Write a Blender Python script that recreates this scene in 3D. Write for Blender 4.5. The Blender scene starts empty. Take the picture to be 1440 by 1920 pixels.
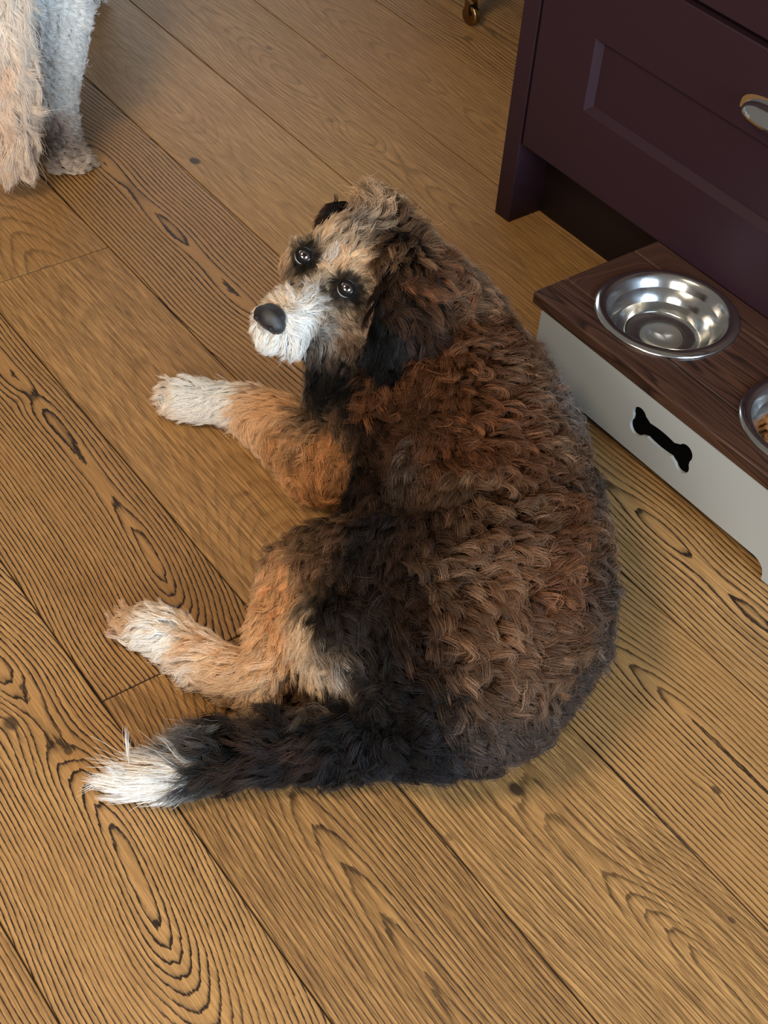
import bpy, bmesh, math, random
import numpy as np
from mathutils import Vector, Matrix
from mathutils.bvhtree import BVHTree
from mathutils.kdtree import KDTree

SC = bpy.context.scene
COL = SC.collection
PI = math.pi
rng = np.random.default_rng(7)

# ------------------------------------------------------------------ camera
F_PX, PITCH, ROLL, CAM_H = 2781.3, 0.77529, 0.093633, 1.35
cp, sp = math.cos(PITCH), math.sin(PITCH)
FW = Vector((0, cp, -sp)); R0 = Vector((1, 0, 0)); U0 = R0.cross(FW)
CR = R0 * math.cos(ROLL) + U0 * math.sin(ROLL)
CU = U0 * math.cos(ROLL) - R0 * math.sin(ROLL)
CAM = Vector((0, 0, CAM_H))
cam_data = bpy.data.cameras.new('camera')
cam = bpy.data.objects.new('camera', cam_data); COL.objects.link(cam)
cam.matrix_world = Matrix.Translation(CAM) @ Matrix((CR, CU, -FW)).transposed().to_4x4()
cam_data.sensor_fit = 'HORIZONTAL'; cam_data.sensor_width = 36
cam_data.lens = F_PX / 1440 * 36
cam_data.clip_start = 0.02
SC.camera = cam

# ------------------------------------------------------------------ world, lights, exposure
SC.view_settings.view_transform = 'Standard'
SC.view_settings.look = 'None'
SC.view_settings.gamma = 1.0
SC.view_settings.use_curve_mapping = False
SC.view_settings.exposure = 0.54
world = bpy.data.worlds.new('room_light'); SC.world = world; world.use_nodes = True
wb = world.node_tree.nodes['Background']
wb.inputs[0].default_value = (1.0, 0.92, 0.82, 1); wb.inputs[1].default_value = 0.12

def area(name, loc, target, sx, sy, power, col):
    l = bpy.data.lights.new(name, 'AREA'); l.shape = 'RECTANGLE'; l.size = sx; l.size_y = sy
    l.energy = power; l.color = col
    o = bpy.data.objects.new(name, l); COL.objects.link(o); o.location = loc
    o.rotation_euler = (Vector(target) - Vector(loc)).to_track_quat('-Z', 'Y').to_euler()
    return o
# daylight through a garden window to the right of the viewer, another window far off at the left,
# and warm ceiling lamps
area('window_daylight', (2.3, -1.1, 1.05), (0.0, 1.6, 0.1), 1.5, 1.3, 128, (0.58, 0.79, 1.0))
area('added_fill_daylight', (-1.0, -1.9, 1.45), (-0.2, 1.4, 0.1), 1.6, 1.5, 62, (1.0, 0.97, 0.92))  # unseen source behind the viewer, added to light the stand front
area('far_window_daylight', (-1.5, 6.4, 2.3), (-0.3, 2.4, 0.0), 2.0, 1.3, 15, (0.84, 0.92, 1.0))
area('ceiling_lamp_light', (-0.9, 0.45, 2.2), (-0.2, 1.0, 0.0), 0.5, 0.5, 25, (1.0, 0.80, 0.56))

# ------------------------------------------------------------------ helpers
def ray(px, py):
    x = (px - 720) / F_PX; y = -(py - 960) / F_PX
    return FW + CR * x + CU * y
def at(px, py, z=0.0):
    "point seen at photo position px, py lying at height z"
    d = ray(px, py); return CAM + d * ((z - CAM_H) / d.z)
def pix(P):
    v = P - CAM; w = v.dot(FW); return 720 + F_PX * v.dot(CR) / w, 960 - F_PX * v.dot(CU) / w

def tag(o, label=None, cat=None, group=None, kind=None):
    if label: o['label'] = label
    if cat: o['category'] = cat
    if group: o['group'] = group
    if kind: o['kind'] = kind
    return o
def empty(name, loc=(0, 0, 0), rz=0.0):
    o = bpy.data.objects.new(name, None); COL.objects.link(o)
    o.location = loc; o.rotation_euler = (0, 0, rz); o.empty_display_size = 0.05
    return o
def link(name, me, mat=None, parent=None, smooth=True):
    o = bpy.data.objects.new(name, me); COL.objects.link(o)
    if mat: me.materials.append(mat)
    if parent: o.parent = parent
    if smooth and hasattr(me, 'polygons'):
        for p in me.polygons: p.use_smooth = True
    return o
def obj(name, bm, mat=None, parent=None, smooth=False):
    bmesh.ops.recalc_face_normals(bm, faces=bm.faces)
    me = bpy.data.meshes.new(name); bm.to_mesh(me); bm.free()
    return link(name, me, mat, parent, smooth)
def box(bm, x0, x1, y0, y1, z0, z1, bev=0.0, seg=2):
    r = bmesh.ops.create_cube(bm, size=1.0)
    vs = r['verts']
    for v in vs:
        v.co = Vector((x0 + (v.co.x + .5) * (x1 - x0), y0 + (v.co.y + .5) * (y1 - y0), z0 + (v.co.z + .5) * (z1 - z0)))
    if bev > 0:
        es = list({e for v in vs for e in v.link_edges})
        bmesh.ops.bevel(bm, geom=es, offset=bev, segments=seg, profile=.5, affect='EDGES')
    return vs
def lathe(bm, prof, n=96, cx=0, cy=0, closed=False):
    rings = []
    for r, z in prof:
        rings.append([bm.verts.new((cx + r * math.cos(2 * PI * i / n), cy + r * math.sin(2 * PI * i / n), z)) for i in range(n)])
    m = len(rings)
    for a in range(m if closed else m - 1):
        A, B = rings[a], rings[(a + 1) % m]
        for i in range(n): bm.faces.new((A[i], A[(i + 1) % n], B[(i + 1) % n], B[i]))
    return rings
def sphere(bm, c, r, sub=2, mat=None):
    M = Matrix.Translation(Vector(c))
    if mat is not None: M = M @ mat
    else: M = M @ Matrix.Scale(r, 4)
    bmesh.ops.create_icosphere(bm, subdivisions=sub, radius=1.0, matrix=M)

class NT:
    def __init__(s, mat): s.t = mat.node_tree; s.n = s.t.nodes; s.l = s.t.links
    def new(s, ty, **kw):
        nd = s.n.new(ty)
        for k, v in kw.items(): setattr(nd, k, v)
        return nd
    def put(s, sock, v):
        if hasattr(v, 'is_linked') or isinstance(v, bpy.types.NodeSocket): s.l.new(v, sock)
        else: sock.default_value = v
    def math(s, op, a, b=0.0, c=None, clamp=False):
        nd = s.new('ShaderNodeMath', operation=op, use_clamp=clamp)
        s.put(nd.inputs[0], a); s.put(nd.inputs[1], b)
        if c is not None: s.put(nd.inputs[2], c)
        return nd.outputs[0]
    def mix(s, f, a, b, blend='MIX'):
        nd = s.new('ShaderNodeMix', data_type='RGBA', blend_type=blend)
        s.put(nd.inputs[0], f); s.put(nd.inputs[6], a); s.put(nd.inputs[7], b)
        return nd.outputs[2]
    def noise(s, vec, scale, detail=2.0, rough=.5, dist=0.0):
        nd = s.new('ShaderNodeTexNoise'); s.put(nd.inputs['Vector'], vec)
        nd.inputs['Scale'].default_value = scale; nd.inputs['Detail'].default_value = detail
        nd.inputs['Roughness'].default_value = rough; nd.inputs['Distortion'].default_value = dist
        return nd.outputs[0]
    def comb(s, x, y, z=0.0):
        nd = s.new('ShaderNodeCombineXYZ'); s.put(nd.inputs[0], x); s.put(nd.inputs[1], y); s.put(nd.inputs[2], z)
        return nd.outputs[0]
    def ramp(s, f, stops):
        nd = s.new('ShaderNodeValToRGB'); s.put(nd.inputs[0], f); e = nd.color_ramp.elements
        while len(e) < len(stops): e.new(.5)
        for i, (p, c) in enumerate(stops): e[i].position = p; e[i].color = c if len(c) == 4 else (*c, 1)
        return nd.outputs[0]
    def sep(s, v):
        nd = s.new('ShaderNodeSeparateXYZ'); s.put(nd.inputs[0], v); return nd.outputs
    def bump(s, h, strength=.3, dist=.001):
        nd = s.new('ShaderNodeBump'); s.put(nd.inputs['Height'], h)
        nd.inputs['Strength'].default_value = strength; nd.inputs['Distance'].default_value = dist
        return nd.outputs[0]
def lin(c):
    c = np.asarray(c, float) / 255.0
    return np.where(c <= .04045, c / 12.92, ((c + .055) / 1.055) ** 2.4)
def L(r, g, b): return tuple(float(x) for x in lin((r, g, b))) + (1.0,)
def material(name):
    m = bpy.data.materials.new(name); m.use_nodes = True
    nt = NT(m); return m, nt, m.node_tree.nodes['Principled BSDF']
def simple(name, col, rough=.5, metal=0.0, noise_amt=.06, scale=40, bump=0.0, spec=.5):
    m, nt, b = material(name)
    tc = nt.new('ShaderNodeTexCoord').outputs['Object']
    n = nt.noise(tc, scale, 4, .6)
    dark = tuple(c * (1 - noise_amt) for c in col[:3]) + (1,); lite = tuple(min(1, c * (1 + noise_amt)) for c in col[:3]) + (1,)
    nt.l.new(nt.mix(n, dark, lite), b.inputs['Base Color'])
    b.inputs['Roughness'].default_value = rough; b.inputs['Metallic'].default_value = metal
    b.inputs['Specular IOR Level'].default_value = spec
    if bump: nt.l.new(nt.bump(nt.noise(tc, scale * 6, 3), bump, .0006), b.inputs['Normal'])
    return m

# ------------------------------------------------------------------ floor of oak planks
TP = 0.689692                                # plank bearing, from the seams
NX = Vector((math.cos(TP), math.sin(TP), 0)) # across the planks
AL = Vector((-math.sin(TP), math.cos(TP), 0))
PC0, PW = 0.209935, 0.2151313
JOINTS = {1: 0.9846, 2: 1.7669}
DEFJ = {-4: .9, -3: 2.0, -2: 0.3, -1: -.9, 0: -.4, 3: .1, 4: -.3, 5: -.1, 6: .2, 7: 3.4, 8: 0.9, 9: 2.6, 10: 1.3, 11: .2, 12: 1.9}
PL = 3.0
# per plank: centre line of the growth rings (v, offset), their depth under the face (v, depth), strength, knots
def across(px, py):
    P = at(px, py); return (P.dot(NX) - PC0) / PW, P.dot(AL)
GRAIN = {
 # key (plank, segment): dict
}
def G(k, seg, uc, h, strength, fine=.5, freq=150., tone=0.0): GRAIN[(k, seg)] = dict(uc=uc, h=h, s=strength, fine=fine, f=freq * 1.25, tone=tone)
# offsets in metres from plank centre
G(-1, 0, [(0, -.05), (2, -.05)], [(0, .06), (2, .09)], .9, .5, 170)
G(0, 0, [(.2, .0), (.62, .01), (.78, .03), (.95, .045), (1.1, .03), (1.5, .0), (2.6, 0)],
        [(.2, .075), (.50, .055), (.62, .030), (.70, .006), (.80, .004), (.90, .020), (.98, .036), (1.03, .026), (1.10, .018), (1.2, .035), (1.5, .07), (2.6, .12)], 1.0, .4, 165)
G(1, 1, [(.98, .03), (1.12, .045), (1.26, .06), (1.51, .065), (1.8, .06), (3, .05)],
        [(.98, .045), (1.04, .026), (1.09, .010), (1.16, .003), (1.22, .012), (1.30, .016), (1.45, .012), (1.6, .016), (1.70, .012), (1.78, .03), (2.0, .07), (3, .12)], 1.0, .35, 155)
G(1, 0, [(0, .0), (.6, .0), (.98, .02)], [(0, .05), (.25, .02), (.40, .004), (.48, .008), (.55, .012), (.68, .022), (.85, .04), (.98, .07)], .75, .8, 150)
G(2, 0, [(-1, 0), (.2, .03), (.45, .02), (.6, .0), (.9, 0), (1.77, .02)],
        [(-1, .05), (.16, .02), (.29, .004), (.36, .004), (.50, .034), (.66, .034), (.8, .08), (1.2, .16), (1.77, .2)], [(.5, .62), (.8, .4), (1.0, .2), (1.77, .15)], .8, 150)
G(2, 1, [(1.7, 0), (3.5, 0)], [(1.7, .05), (2, .09), (3.5, .05)], .35, .6, 120)
G(3, 0, [(-1, 0), (.3, .02), (1.5, .0), (1.9, 0), (2.4, 0)],
        [(-1, .05), (.1, .02), (.35, .004), (.62, .006), (.7, .02), (.9, .05), (1.4, .03), (1.56, .010), (1.66, .016), (1.76, .008), (1.88, .018), (2.0, .010), (2.08, .024), (2.2, .045), (2.6, .08)], [(.3, .85), (.6, .8), (.9, .8), (2.4, 1.1)], .25, 125)
G(4, 0, [(-1, -.03), (.9, -.015), (3, -.03)], [(-1, .08), (.5, .04), (.66, .008), (.76, .02), (.84, .004), (.92, .02), (1.2, .03), (1.4, .03), (1.9, .06), (2.1, .02), (2.3, .05), (2.45, .075), (3, .1)], [(.9, .85), (1.2, .5), (1.5, .2), (2.5, .16)], .5, 110)
G(5, 0, [(0, 0), (3.2, 0)], [(0, .08), (.8, .05), (1.2, .03), (1.5, .02), (1.75, .045), (1.85, .02), (1.95, .035), (2.1, .018), (2.3, .05), (3.2, .1)], .28, .5, 130)
G(6, 0, [(0, 0), (3.2, 0)], [(0, .08), (.8, .05), (1.2, .03), (1.6, .04), (1.75, .015), (1.86, .03), (2.0, .01), (2.3, .05), (3.2, .1)], .26, .5, 120)
KNOTS = [(365, 302, .010, 1), (967, 1480, .010, 1), (20, 1356, .010, .9), (42, 1288, .004, .8), (127, 1408, .005, .8), (505, 90, .007, .5),
         (607, 106, .009, .5), (878, 72, .011, .5), (60, 745, .007, .5), (30, 752, .005, .4), (620, 225, .010, .35), (462, 925, .004, .3), (1342, 1482, .006, .8), (1372, 1725, .004, .7), (842, 1570, .004, .4)]
KN = []
for kx, ky, kr, ks in KNOTS:
    a, v = across(kx, ky); KN.append((a * PW + PC0, v, kr, ks))
def build_floor():
    verts, faces = [], []
    rr, uu, vv, st, fn, fq, tn, sd, kn = ([] for _ in range(9))
    r_ = random.Random(3)
    for k in range(-4, 13):
        base = JOINTS.get(k, DEFJ.get(k, 0))
        for seg in (-1, 0, 1, 2):
            if k in JOINTS: v0 = base + (seg - 1) * PL; key = (k, seg)
            else: v0 = base + seg * PL; key = (k, 0 if seg == 0 else 99)
            v1 = v0 + PL
            if v1 < -.6 or v0 > 4.6: continue
            ua, ub = PC0 + k * PW, PC0 + (k + 1) * PW
            g = GRAIN.get(key)
            if g is None:
                g = dict(uc=[(v0, r_.uniform(-.05, .05)), (v1, r_.uniform(-.05, .05))], h=[(v0, .05), (v0 + .8, r_.uniform(.0, .05)), (v0 + 1.5, r_.uniform(.02, .06)), (v1, .05)], s=r_.uniform(.3, .8), fine=.5, f=140, tone=0)
            tone = r_.uniform(-1, 1); seed = r_.uniform(0, 50)
            nu = 24; step = .010
            nv = int((v1 - v0) / step)
            gap, ch = .0004, .0014
            us = [ua + gap, ua + gap + ch] + [ua + (ub - ua) * i / nu for i in range(1, nu)] + [ub - gap - ch, ub - gap]
            vs_ = [v0 + gap, v0 + gap + ch] + [v0 + (v1 - v0) * i / nv for i in range(1, nv)] + [v1 - gap - ch, v1 - gap]
            us = np.array(us); vs_ = np.array(vs_)
            U, V = np.meshgrid(us, vs_)
            ucx = np.interp(V, [a for a, _ in g['uc']], [b for _, b in g['uc']])
            h = np.interp(V, [a for a, _ in g['h']], [b for _, b in g['h']])
            # smooth the depth profile a little
            for dv in (-.02, .02, -.035, .035):
                h = h + np.interp(V + dv, [a for a, _ in g['h']], [b for _, b in g['h']])
                ucx = ucx + np.interp(V + dv * 3, [a for a, _ in g['uc']], [b for _, b in g['uc']])
            h /= 5; ucx /= 5
            wob = .0025 * np.sin(V * 9 + seed) + .0012 * np.sin(V * 23 + seed * 2)
            d = U - (ua + ub) / 2 - ucx - wob
            R = np.sqrt((d * .92) ** 2 + h ** 2)
            KV = np.zeros_like(R)
            for ku, kv, kr, ks in KN:
                if ku < ua or ku > ub: continue
                e2 = ((U - ku) / 1.0) ** 2 + ((V - kv) / 2.2) ** 2
                R += .9 * kr * np.exp(-e2 / (2 * (kr * 1.5) ** 2))
            Z = np.zeros_like(R)
            lo = -.0018
            Z[:, 0] = lo; Z[:, -1] = lo; Z[0, :] = lo; Z[-1, :] = lo
            b0 = len(verts)
            nvv, nuu = U.shape
            P = U[..., None] * np.array(NX)[None, None] + V[..., None] * np.array(AL)[None, None]; P[..., 2] = Z
            verts.extend(P.reshape(-1, 3).tolist())
            for arr, val in ((rr, R), (uu, U), (vv, V)): arr.append(val.ravel())
            n_ = R.size
            for arr, val in ((st, np.interp(V, [a for a, _ in g['s']], [b for _, b in g['s']]).ravel() if isinstance(g['s'], list) else g['s']), (fn, g['fine']), (fq, g['f']), (tn, tone), (sd, seed)): arr.append(np.full(n_, val))
            I = b0 + np.arange(nvv * nuu).reshape(nvv, nuu)
            q = np.stack([I[:-1, :-1], I[:-1, 1:], I[1:, 1:], I[1:, :-1]], -1).reshape(-1, 4)
            faces.extend(q.tolist())
    # dark tongue below the gaps
    b0 = len(verts)
    a0, a1 = PC0 - 4 * PW, PC0 + 13 * PW
    for (a, v) in ((a0, -2.5), (a1, -2.5), (a1, 6), (a0, 6)):
        p = NX * a + AL * v; verts.append((p.x, p.y, -.004))
    faces.append([b0, b0 + 1, b0 + 2, b0 + 3])
    me = bpy.data.meshes.new('floor'); me.from_pydata(verts, [], faces); me.update()
    n = len(verts)
    def attr(name, arr, tail):
        a = me.attributes.new(name, 'FLOAT', 'POINT'); a.data.foreach_set('value', np.concatenate(arr + [np.full(4, tail)]).astype(np.float32))
    for nm, arr in (('ring', rr), ('pu', uu), ('pv', vv), ('strength', st), ('fine', fn), ('freq', fq), ('tone', tn), ('seed', sd)): attr(nm, arr, 0.0)
    m, nt, b = material('oiled_oak')
    A = lambda s: nt.new('ShaderNodeAttribute', attribute_name=s).outputs['Fac']
    ring, pu, pv, S, fine, fq_, tn_, sd_ = [A(x) for x in ('ring', 'pu', 'pv', 'strength', 'fine', 'freq', 'tone', 'seed')]
    # jagged wobble of the ring lines
    v1_ = nt.comb(nt.math('MULTIPLY', pu, 45.), nt.math('MULTIPLY', pv, 6.), sd_)
    v2_ = nt.comb(nt.math('MULTIPLY', pu, 420.), nt.math('MULTIPLY', pv, 90.), sd_)
    w1 = nt.math('SUBTRACT', nt.noise(v1_, 1.0, 3, .6), .5)
    w2 = nt.math('SUBTRACT', nt.noise(v2_, 1.0, 2, .6), .5)
    rw = nt.math('ADD', ring, nt.math('ADD', nt.math('MULTIPLY', w1, .0052), nt.math('MULTIPLY', w2, .0016)))
    ph = nt.math('FRACT', nt.math('MULTIPLY', rw, fq_))
    # latewood line: sharp on one side, fading on the other
    line = nt.ramp(ph, [(0.0, (0, 0, 0)), (.50, (.05, .05, .05)), (.72, (.42,) * 3), (.82, (1,) * 3), (.94, (1,) * 3), (1.0, (0, 0, 0))])
    # medium streaks and pores
    v3_ = nt.comb(nt.math('MULTIPLY', pu, 900.), nt.math('MULTIPLY', pv, 22.), sd_)
    v4_ = nt.comb(nt.math('MULTIPLY', pu, 260.), nt.math('MULTIPLY', pv, 7.), sd_)
    v5_ = nt.comb(nt.math('MULTIPLY', pu, 14.), nt.math('MULTIPLY', pv, 4.), sd_)
    p3 = nt.noise(v3_, 1.0, 3, .65); p4 = nt.noise(v4_, 1.0, 4, .65); p5 = nt.noise(v5_, 1.0, 3, .5)
    big = nt.ramp(p5, [(.30, (.6,) * 3), (.60, (1,) * 3)])
    brk = nt.ramp(p3, [(.28, (.45,) * 3), (.48, (1,) * 3)])
    lw = nt.math('MULTIPLY', nt.math('MULTIPLY', line, nt.math('MULTIPLY', S, 1.25)), nt.math('MULTIPLY', brk, big), clamp=True)
    lw = nt.math('MINIMUM', lw, 1.0)
    streak = nt.math('MULTIPLY', nt.ramp(p4, [(.42, (0,) * 3), (.60, (1,) * 3)]), fine)
    pore = nt.math('MULTIPLY', nt.ramp(p3, [(.47, (0,) * 3), (.60, (1,) * 3)]), fine)
    base = nt.mix(p5, L(170, 127, 76), L(188, 144, 91))
    base = nt.mix(nt.math('ADD', nt.math('MULTIPLY', tn_, .5), .5), base, L(160, 116, 66)) if False else nt.mix(nt.math('MULTIPLY_ADD', tn_, .22, .25), base, L(146, 104, 58))
    c = nt.mix(nt.math('MULTIPLY', streak, .6), base, L(100, 68, 37))
    c = nt.mix(nt.math('MULTIPLY', nt.ramp(p3, [(.30, (1,) * 3), (.44, (0,) * 3)]), .38), c, L(206, 164, 108))
    c = nt.mix(nt.math('MULTIPLY', pore, .72), c, L(74, 48, 25))
    c = nt.mix(nt.math('MULTIPLY', lw, 1.0, clamp=True), c, L(36, 22, 11))
    zz = nt.sep(nt.new('ShaderNodeTexCoord').outputs['Object'])[2]
    c = nt.mix(nt.math('MULTIPLY', nt.math('MULTIPLY', zz, -520.0, clamp=True), .8), c, L(38, 25, 15))
    # knots
    geo = nt.comb(pu, pv, 0.0)
    for ku, kv, kr, ks in KN:
        dx = nt.math('SUBTRACT', pu, ku); dy = nt.math('MULTIPLY', nt.math('SUBTRACT', pv, kv), .72)
        d2 = nt.math('SQRT', nt.math('ADD', nt.math('MULTIPLY', dx, dx), nt.math('MULTIPLY', dy, dy)))
        d2 = nt.math('ADD', d2, nt.math('MULTIPLY', w1, kr * .9))
        f = nt.new('ShaderNodeMapRange'); nt.put(f.inputs[0], d2)
        f.inputs[1].default_value = kr * .95; f.inputs[2].default_value = kr * .55; f.inputs[3].default_value = 0; f.inputs[4].default_value = ks * .93
        c = nt.mix(f.outputs[0], c, L(52, 38, 28))
    # chamfered edges soak up dark oil
    nt.l.new(c, b.inputs['Base Color'])
    rough = nt.math('MULTIPLY_ADD', p4, .16, .34)
    nt.l.new(rough, b.inputs['Roughness'])
    b.inputs['Specular IOR Level'].default_value = .38
    hgt = nt.math('MULTIPLY', nt.math('ADD', lw, nt.math('MULTIPLY', pore, .5)), -1.0)
    nt.l.new(nt.bump(hgt, .35, .0008), b.inputs['Normal'])
    dm = simple('dark_groove_gap', L(24, 15, 8), .8)
    me.materials.append(m); me.materials.append(dm)
    me.polygons[len(me.polygons) - 1].material_index = 1
    o = bpy.data.objects.new('floor', me); COL.objects.link(o); o['kind'] = 'structure'
build_floor()

# ------------------------------------------------------------------ kitchen cabinet
TC = -0.870822
C0 = Vector((0.158074, 2.079624, 0))
class Frame:      # x along the cabinet front, y into the cabinet
    pass
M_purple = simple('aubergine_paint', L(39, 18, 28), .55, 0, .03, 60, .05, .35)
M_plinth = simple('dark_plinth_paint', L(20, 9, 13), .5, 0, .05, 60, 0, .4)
M_steel, nt_, b_ = material('brushed_steel')
tc_ = nt_.new('ShaderNodeTexCoord').outputs['Object']
sx_ = nt_.sep(tc_)
b_.inputs['Metallic'].default_value = 1.0
nt_.l.new(nt_.mix(nt_.noise(tc_, 30, 3), (.62, .62, .61, 1), (.74, .74, .73, 1)), b_.inputs['Base Color'])
rad_ = nt_.math('SQRT', nt_.math('ADD', nt_.math('MULTIPLY', sx_[0], sx_[0]), nt_.math('MULTIPLY', sx_[1], sx_[1])))
brushed = nt_.math('LESS_THAN', rad_, .030)
nt_.l.new(nt_.math('ADD', nt_.math('MULTIPLY_ADD', nt_.noise(tc_, 60, 3), .12, .10), nt_.math('MULTIPLY', brushed, .30)), b_.inputs['Roughness'])
M_chrome = simple('polished_nickel', (.70, .70, .70, 1), .12, 1.0, .02)

cab = empty('kitchen_cabinet', C0, TC)
tag(cab, 'aubergine purple painted kitchen cabinet with wide drawers and a recessed plinth', 'cabinet')
bm = bmesh.new()
box(bm, -.035, .0, 0, .58, 0, .88, .0012)
obj('side_pilaster', bm, M_purple, cab)
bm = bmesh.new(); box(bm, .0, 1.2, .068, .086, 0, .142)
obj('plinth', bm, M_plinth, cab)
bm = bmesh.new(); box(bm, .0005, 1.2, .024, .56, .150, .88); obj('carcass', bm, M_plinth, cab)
def drawer(x0, x1, z0, z1, fr=.116):
    # shaker front with bevelled recess
    bm = bmesh.new()
    y0, y1 = .0, .022
    o = [(x0, z0), (x1, z0), (x1, z1), (x0, z1)]
    i1 = [(x0 + fr, z0 + fr), (x1 - fr, z0 + fr), (x1 - fr, z1 - fr), (x0 + fr, z1 - fr)]
    s = .009
    i2 = [(x0 + fr + s, z0 + fr + s), (x1 - fr - s, z0 + fr + s), (x1 - fr - s, z1 - fr - s), (x0 + fr + s, z1 - fr - s)]
    e = .0015
    oo = [(x0 + e, z0 + e), (x1 - e, z0 + e), (x1 - e, z1 - e), (x0 + e, z1 - e)]
    rings = [[bm.verts.new((x, yy, z)) for x, z in r] for r, yy in ((o, y1), (o, y0 + e), (oo, y0), (i1, y0), (i2, y0 + .011))]
    for A, B in zip(rings, rings[1:]):
        for k in range(4): bm.faces.new((A[k], A[(k + 1) % 4], B[(k + 1) % 4], B[k]))
    bm.faces.new(rings[-1]); bm.faces.new(rings[0][::-1])
    return bm
def cup_handle(parent, cx, cz):
    bm = bmesh.new(); W_, Hh, D = .050, .022, .028
    nu, nv = 28, 10
    grid = []
    for i in range(nu + 1):
        a = PI * i / nu; row = []
        for j in range(nv + 1):
            b = PI / 2 * j / nv
            # quarter-round cup: open below
            x = -math.cos(a) * W_ * (1 - .0 * j / nv)
            z = math.sin(a) ** .7 * Hh * math.cos(b)
            y = -math.sin(a) ** .7 * D * math.sin(b)
            row.append(bm.verts.new((cx + x, y, cz + z)))
        grid.append(row)
    for i in range(nu):
        for j in range(nv):
            try: bm.faces.new((grid[i][j], grid[i + 1][j], grid[i + 1][j + 1], grid[i][j + 1]))
            except ValueError: pass
    bmesh.ops.remove_doubles(bm, verts=bm.verts, dist=.0003)
    o = obj('cup_handle', bm, M_chrome, parent, True)
    md = o.modifiers.new('t', 'SOLIDIFY'); md.thickness = .0022
    return o
def backplate(parent, cx, cz):
    bm = bmesh.new(); pts = []
    for i in range(33):
        a = PI * i / 32; pts.append((cx - math.cos(a) * .058, cz + math.sin(a) ** .7 * .027))
    pts += [(cx + .058, cz - .004), (cx - .058, cz - .004)]
    f = [bm.verts.new((x, -.0022, z)) for x, z in pts]; g = [bm.verts.new((x, .0002, z)) for x, z in pts]
    bm.faces.new(f); bm.faces.new(g[::-1])
    for k in range(len(f)): bm.faces.new((f[k], g[k], g[(k + 1) % len(f)], f[(k + 1) % len(f)]))
    obj('handle_backplate', bm, M_chrome, parent)
for z0, z1 in ((.147, .493), (.503, .868)):
    d = obj('drawer_front', drawer(.005, .895, z0, z1), M_purple, cab)
    cup_handle(d, .453, z1 - .083); backplate(d, .453, z1 - .083)
bm = bmesh.new(); box(bm, .905, 1.2, 0, .022, .147, .868, .0015); obj('door', bm, M_purple, cab)
bm = bmesh.new(); box(bm, -.06, 1.3, -.03, .62, .88, .91, .003)
wt = obj('worktop', bm, simple('pale_stone', L(205, 200, 192), .3, 0, .08, 25)); wt.location = C0; wt.rotation_euler = (0, 0, TC)
tag(wt, 'pale stone worktop lying on the aubergine cabinet', 'worktop')

# ------------------------------------------------------------------ raised feeding stand
stand = empty('dog_feeding_stand', C0, TC)
tag(stand, 'grey painted raised feeding stand with dark wooden top and bone cutout, against the purple cabinet', 'pet feeder')
M_grey = simple('grey_paint', L(158, 161, 160), .5, 0, .02, 30, .04, .4)
def dark_wood():
    m, nt, b = material('dark_stained_pine')
    tc = nt.new('ShaderNodeTexCoord').outputs['Object']; s = nt.sep(tc)
    at_ = nt.new('ShaderNodeAttribute', attribute_name='board').outputs['Fac']
    yy = nt.math('ADD', s[1], nt.math('MULTIPLY', at_, .37))
    v = nt.comb(nt.math('MULTIPLY', s[0], 2.2), nt.math('MULTIPLY', yy, 26.), nt.math('MULTIPLY', s[2], 26.))
    n1 = nt.noise(v, 1.0, 2, .5, .6)
    ph = nt.math('FRACT', nt.math('MULTIPLY', nt.math('ADD', n1, nt.math('MULTIPLY', yy, 3.2)), 11.))
    ln = nt.ramp(ph, [(0, (0,) * 3), (.55, (.35,) * 3), (.85, (1,) * 3), (1, (0,) * 3)])
    v2 = nt.comb(nt.math('MULTIPLY', s[0], 18.), nt.math('MULTIPLY', yy, 420.), nt.math('MULTIPLY', s[2], 420.))
    n2 = nt.noise(v2, 1, 3, .6)
    c = nt.mix(nt.noise(v, .8, 2), L(88, 58, 42), L(66, 44, 37))
    c = nt.mix(nt.math('MULTIPLY', ln, .9), c, L(30, 19, 16))
    c = nt.mix(nt.math('MULTIPLY', nt.ramp(n2, [(.45, (0,) * 3), (.7, (1,) * 3)]), .4), c, L(50, 31, 24))
    nt.l.new(c, b.inputs['Base Color']); b.inputs['Roughness'].default_value = .36
    b.inputs['Specular IOR Level'].default_value = .5
    nt.l.new(nt.bump(ln, -.2, .0006), b.inputs['Normal'])
    return m
M_wood = dark_wood()
SX0, SX1, SY0, SY1, SZ = .313, .858, -.240, -.001, .150
BC = [(.449, -.1145), (.722, -.1145)]; BR = .0925   # holes for the bowls
def board(y0, y1, idx):
    # a board of the top with round holes cut through it
    bm = bmesh.new(); box(bm, SX0, SX1, y0, y1, SZ - .020, SZ, .0035, 3)
    a = bm.verts.layers.float.new('board')
    for v in bm.verts: v[a] = idx
    o = obj('top_board', bm, M_wood, stand, False)
    for (hx, hy) in BC:
        cb = bmesh.new(); bmesh.ops.create_cone(cb, cap_ends=True, segments=96, radius1=BR - .006, radius2=BR - .006, depth=.1, matrix=Matrix.Translation((hx, hy, SZ)))
        me = bpy.data.meshes.new('c'); cb.to_mesh(me); cb.free(); co = bpy.data.objects.new('c', me); COL.objects.link(co); co.parent = stand
        md = o.modifiers.new('b', 'BOOLEAN'); md.operation = 'DIFFERENCE'; md.object = co; md.solver = 'EXACT'
    bpy.context.view_layer.update()
    dg = bpy.context.evaluated_depsgraph_get()
    nm = bpy.data.meshes.new_from_object(o.evaluated_get(dg)); cutters = [m.object for m in o.modifiers]
    o.modifiers.clear(); o.data = nm
    for c in cutters:
        mm = c.data; bpy.data.objects.remove(c); bpy.data.meshes.remove(mm)
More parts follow.
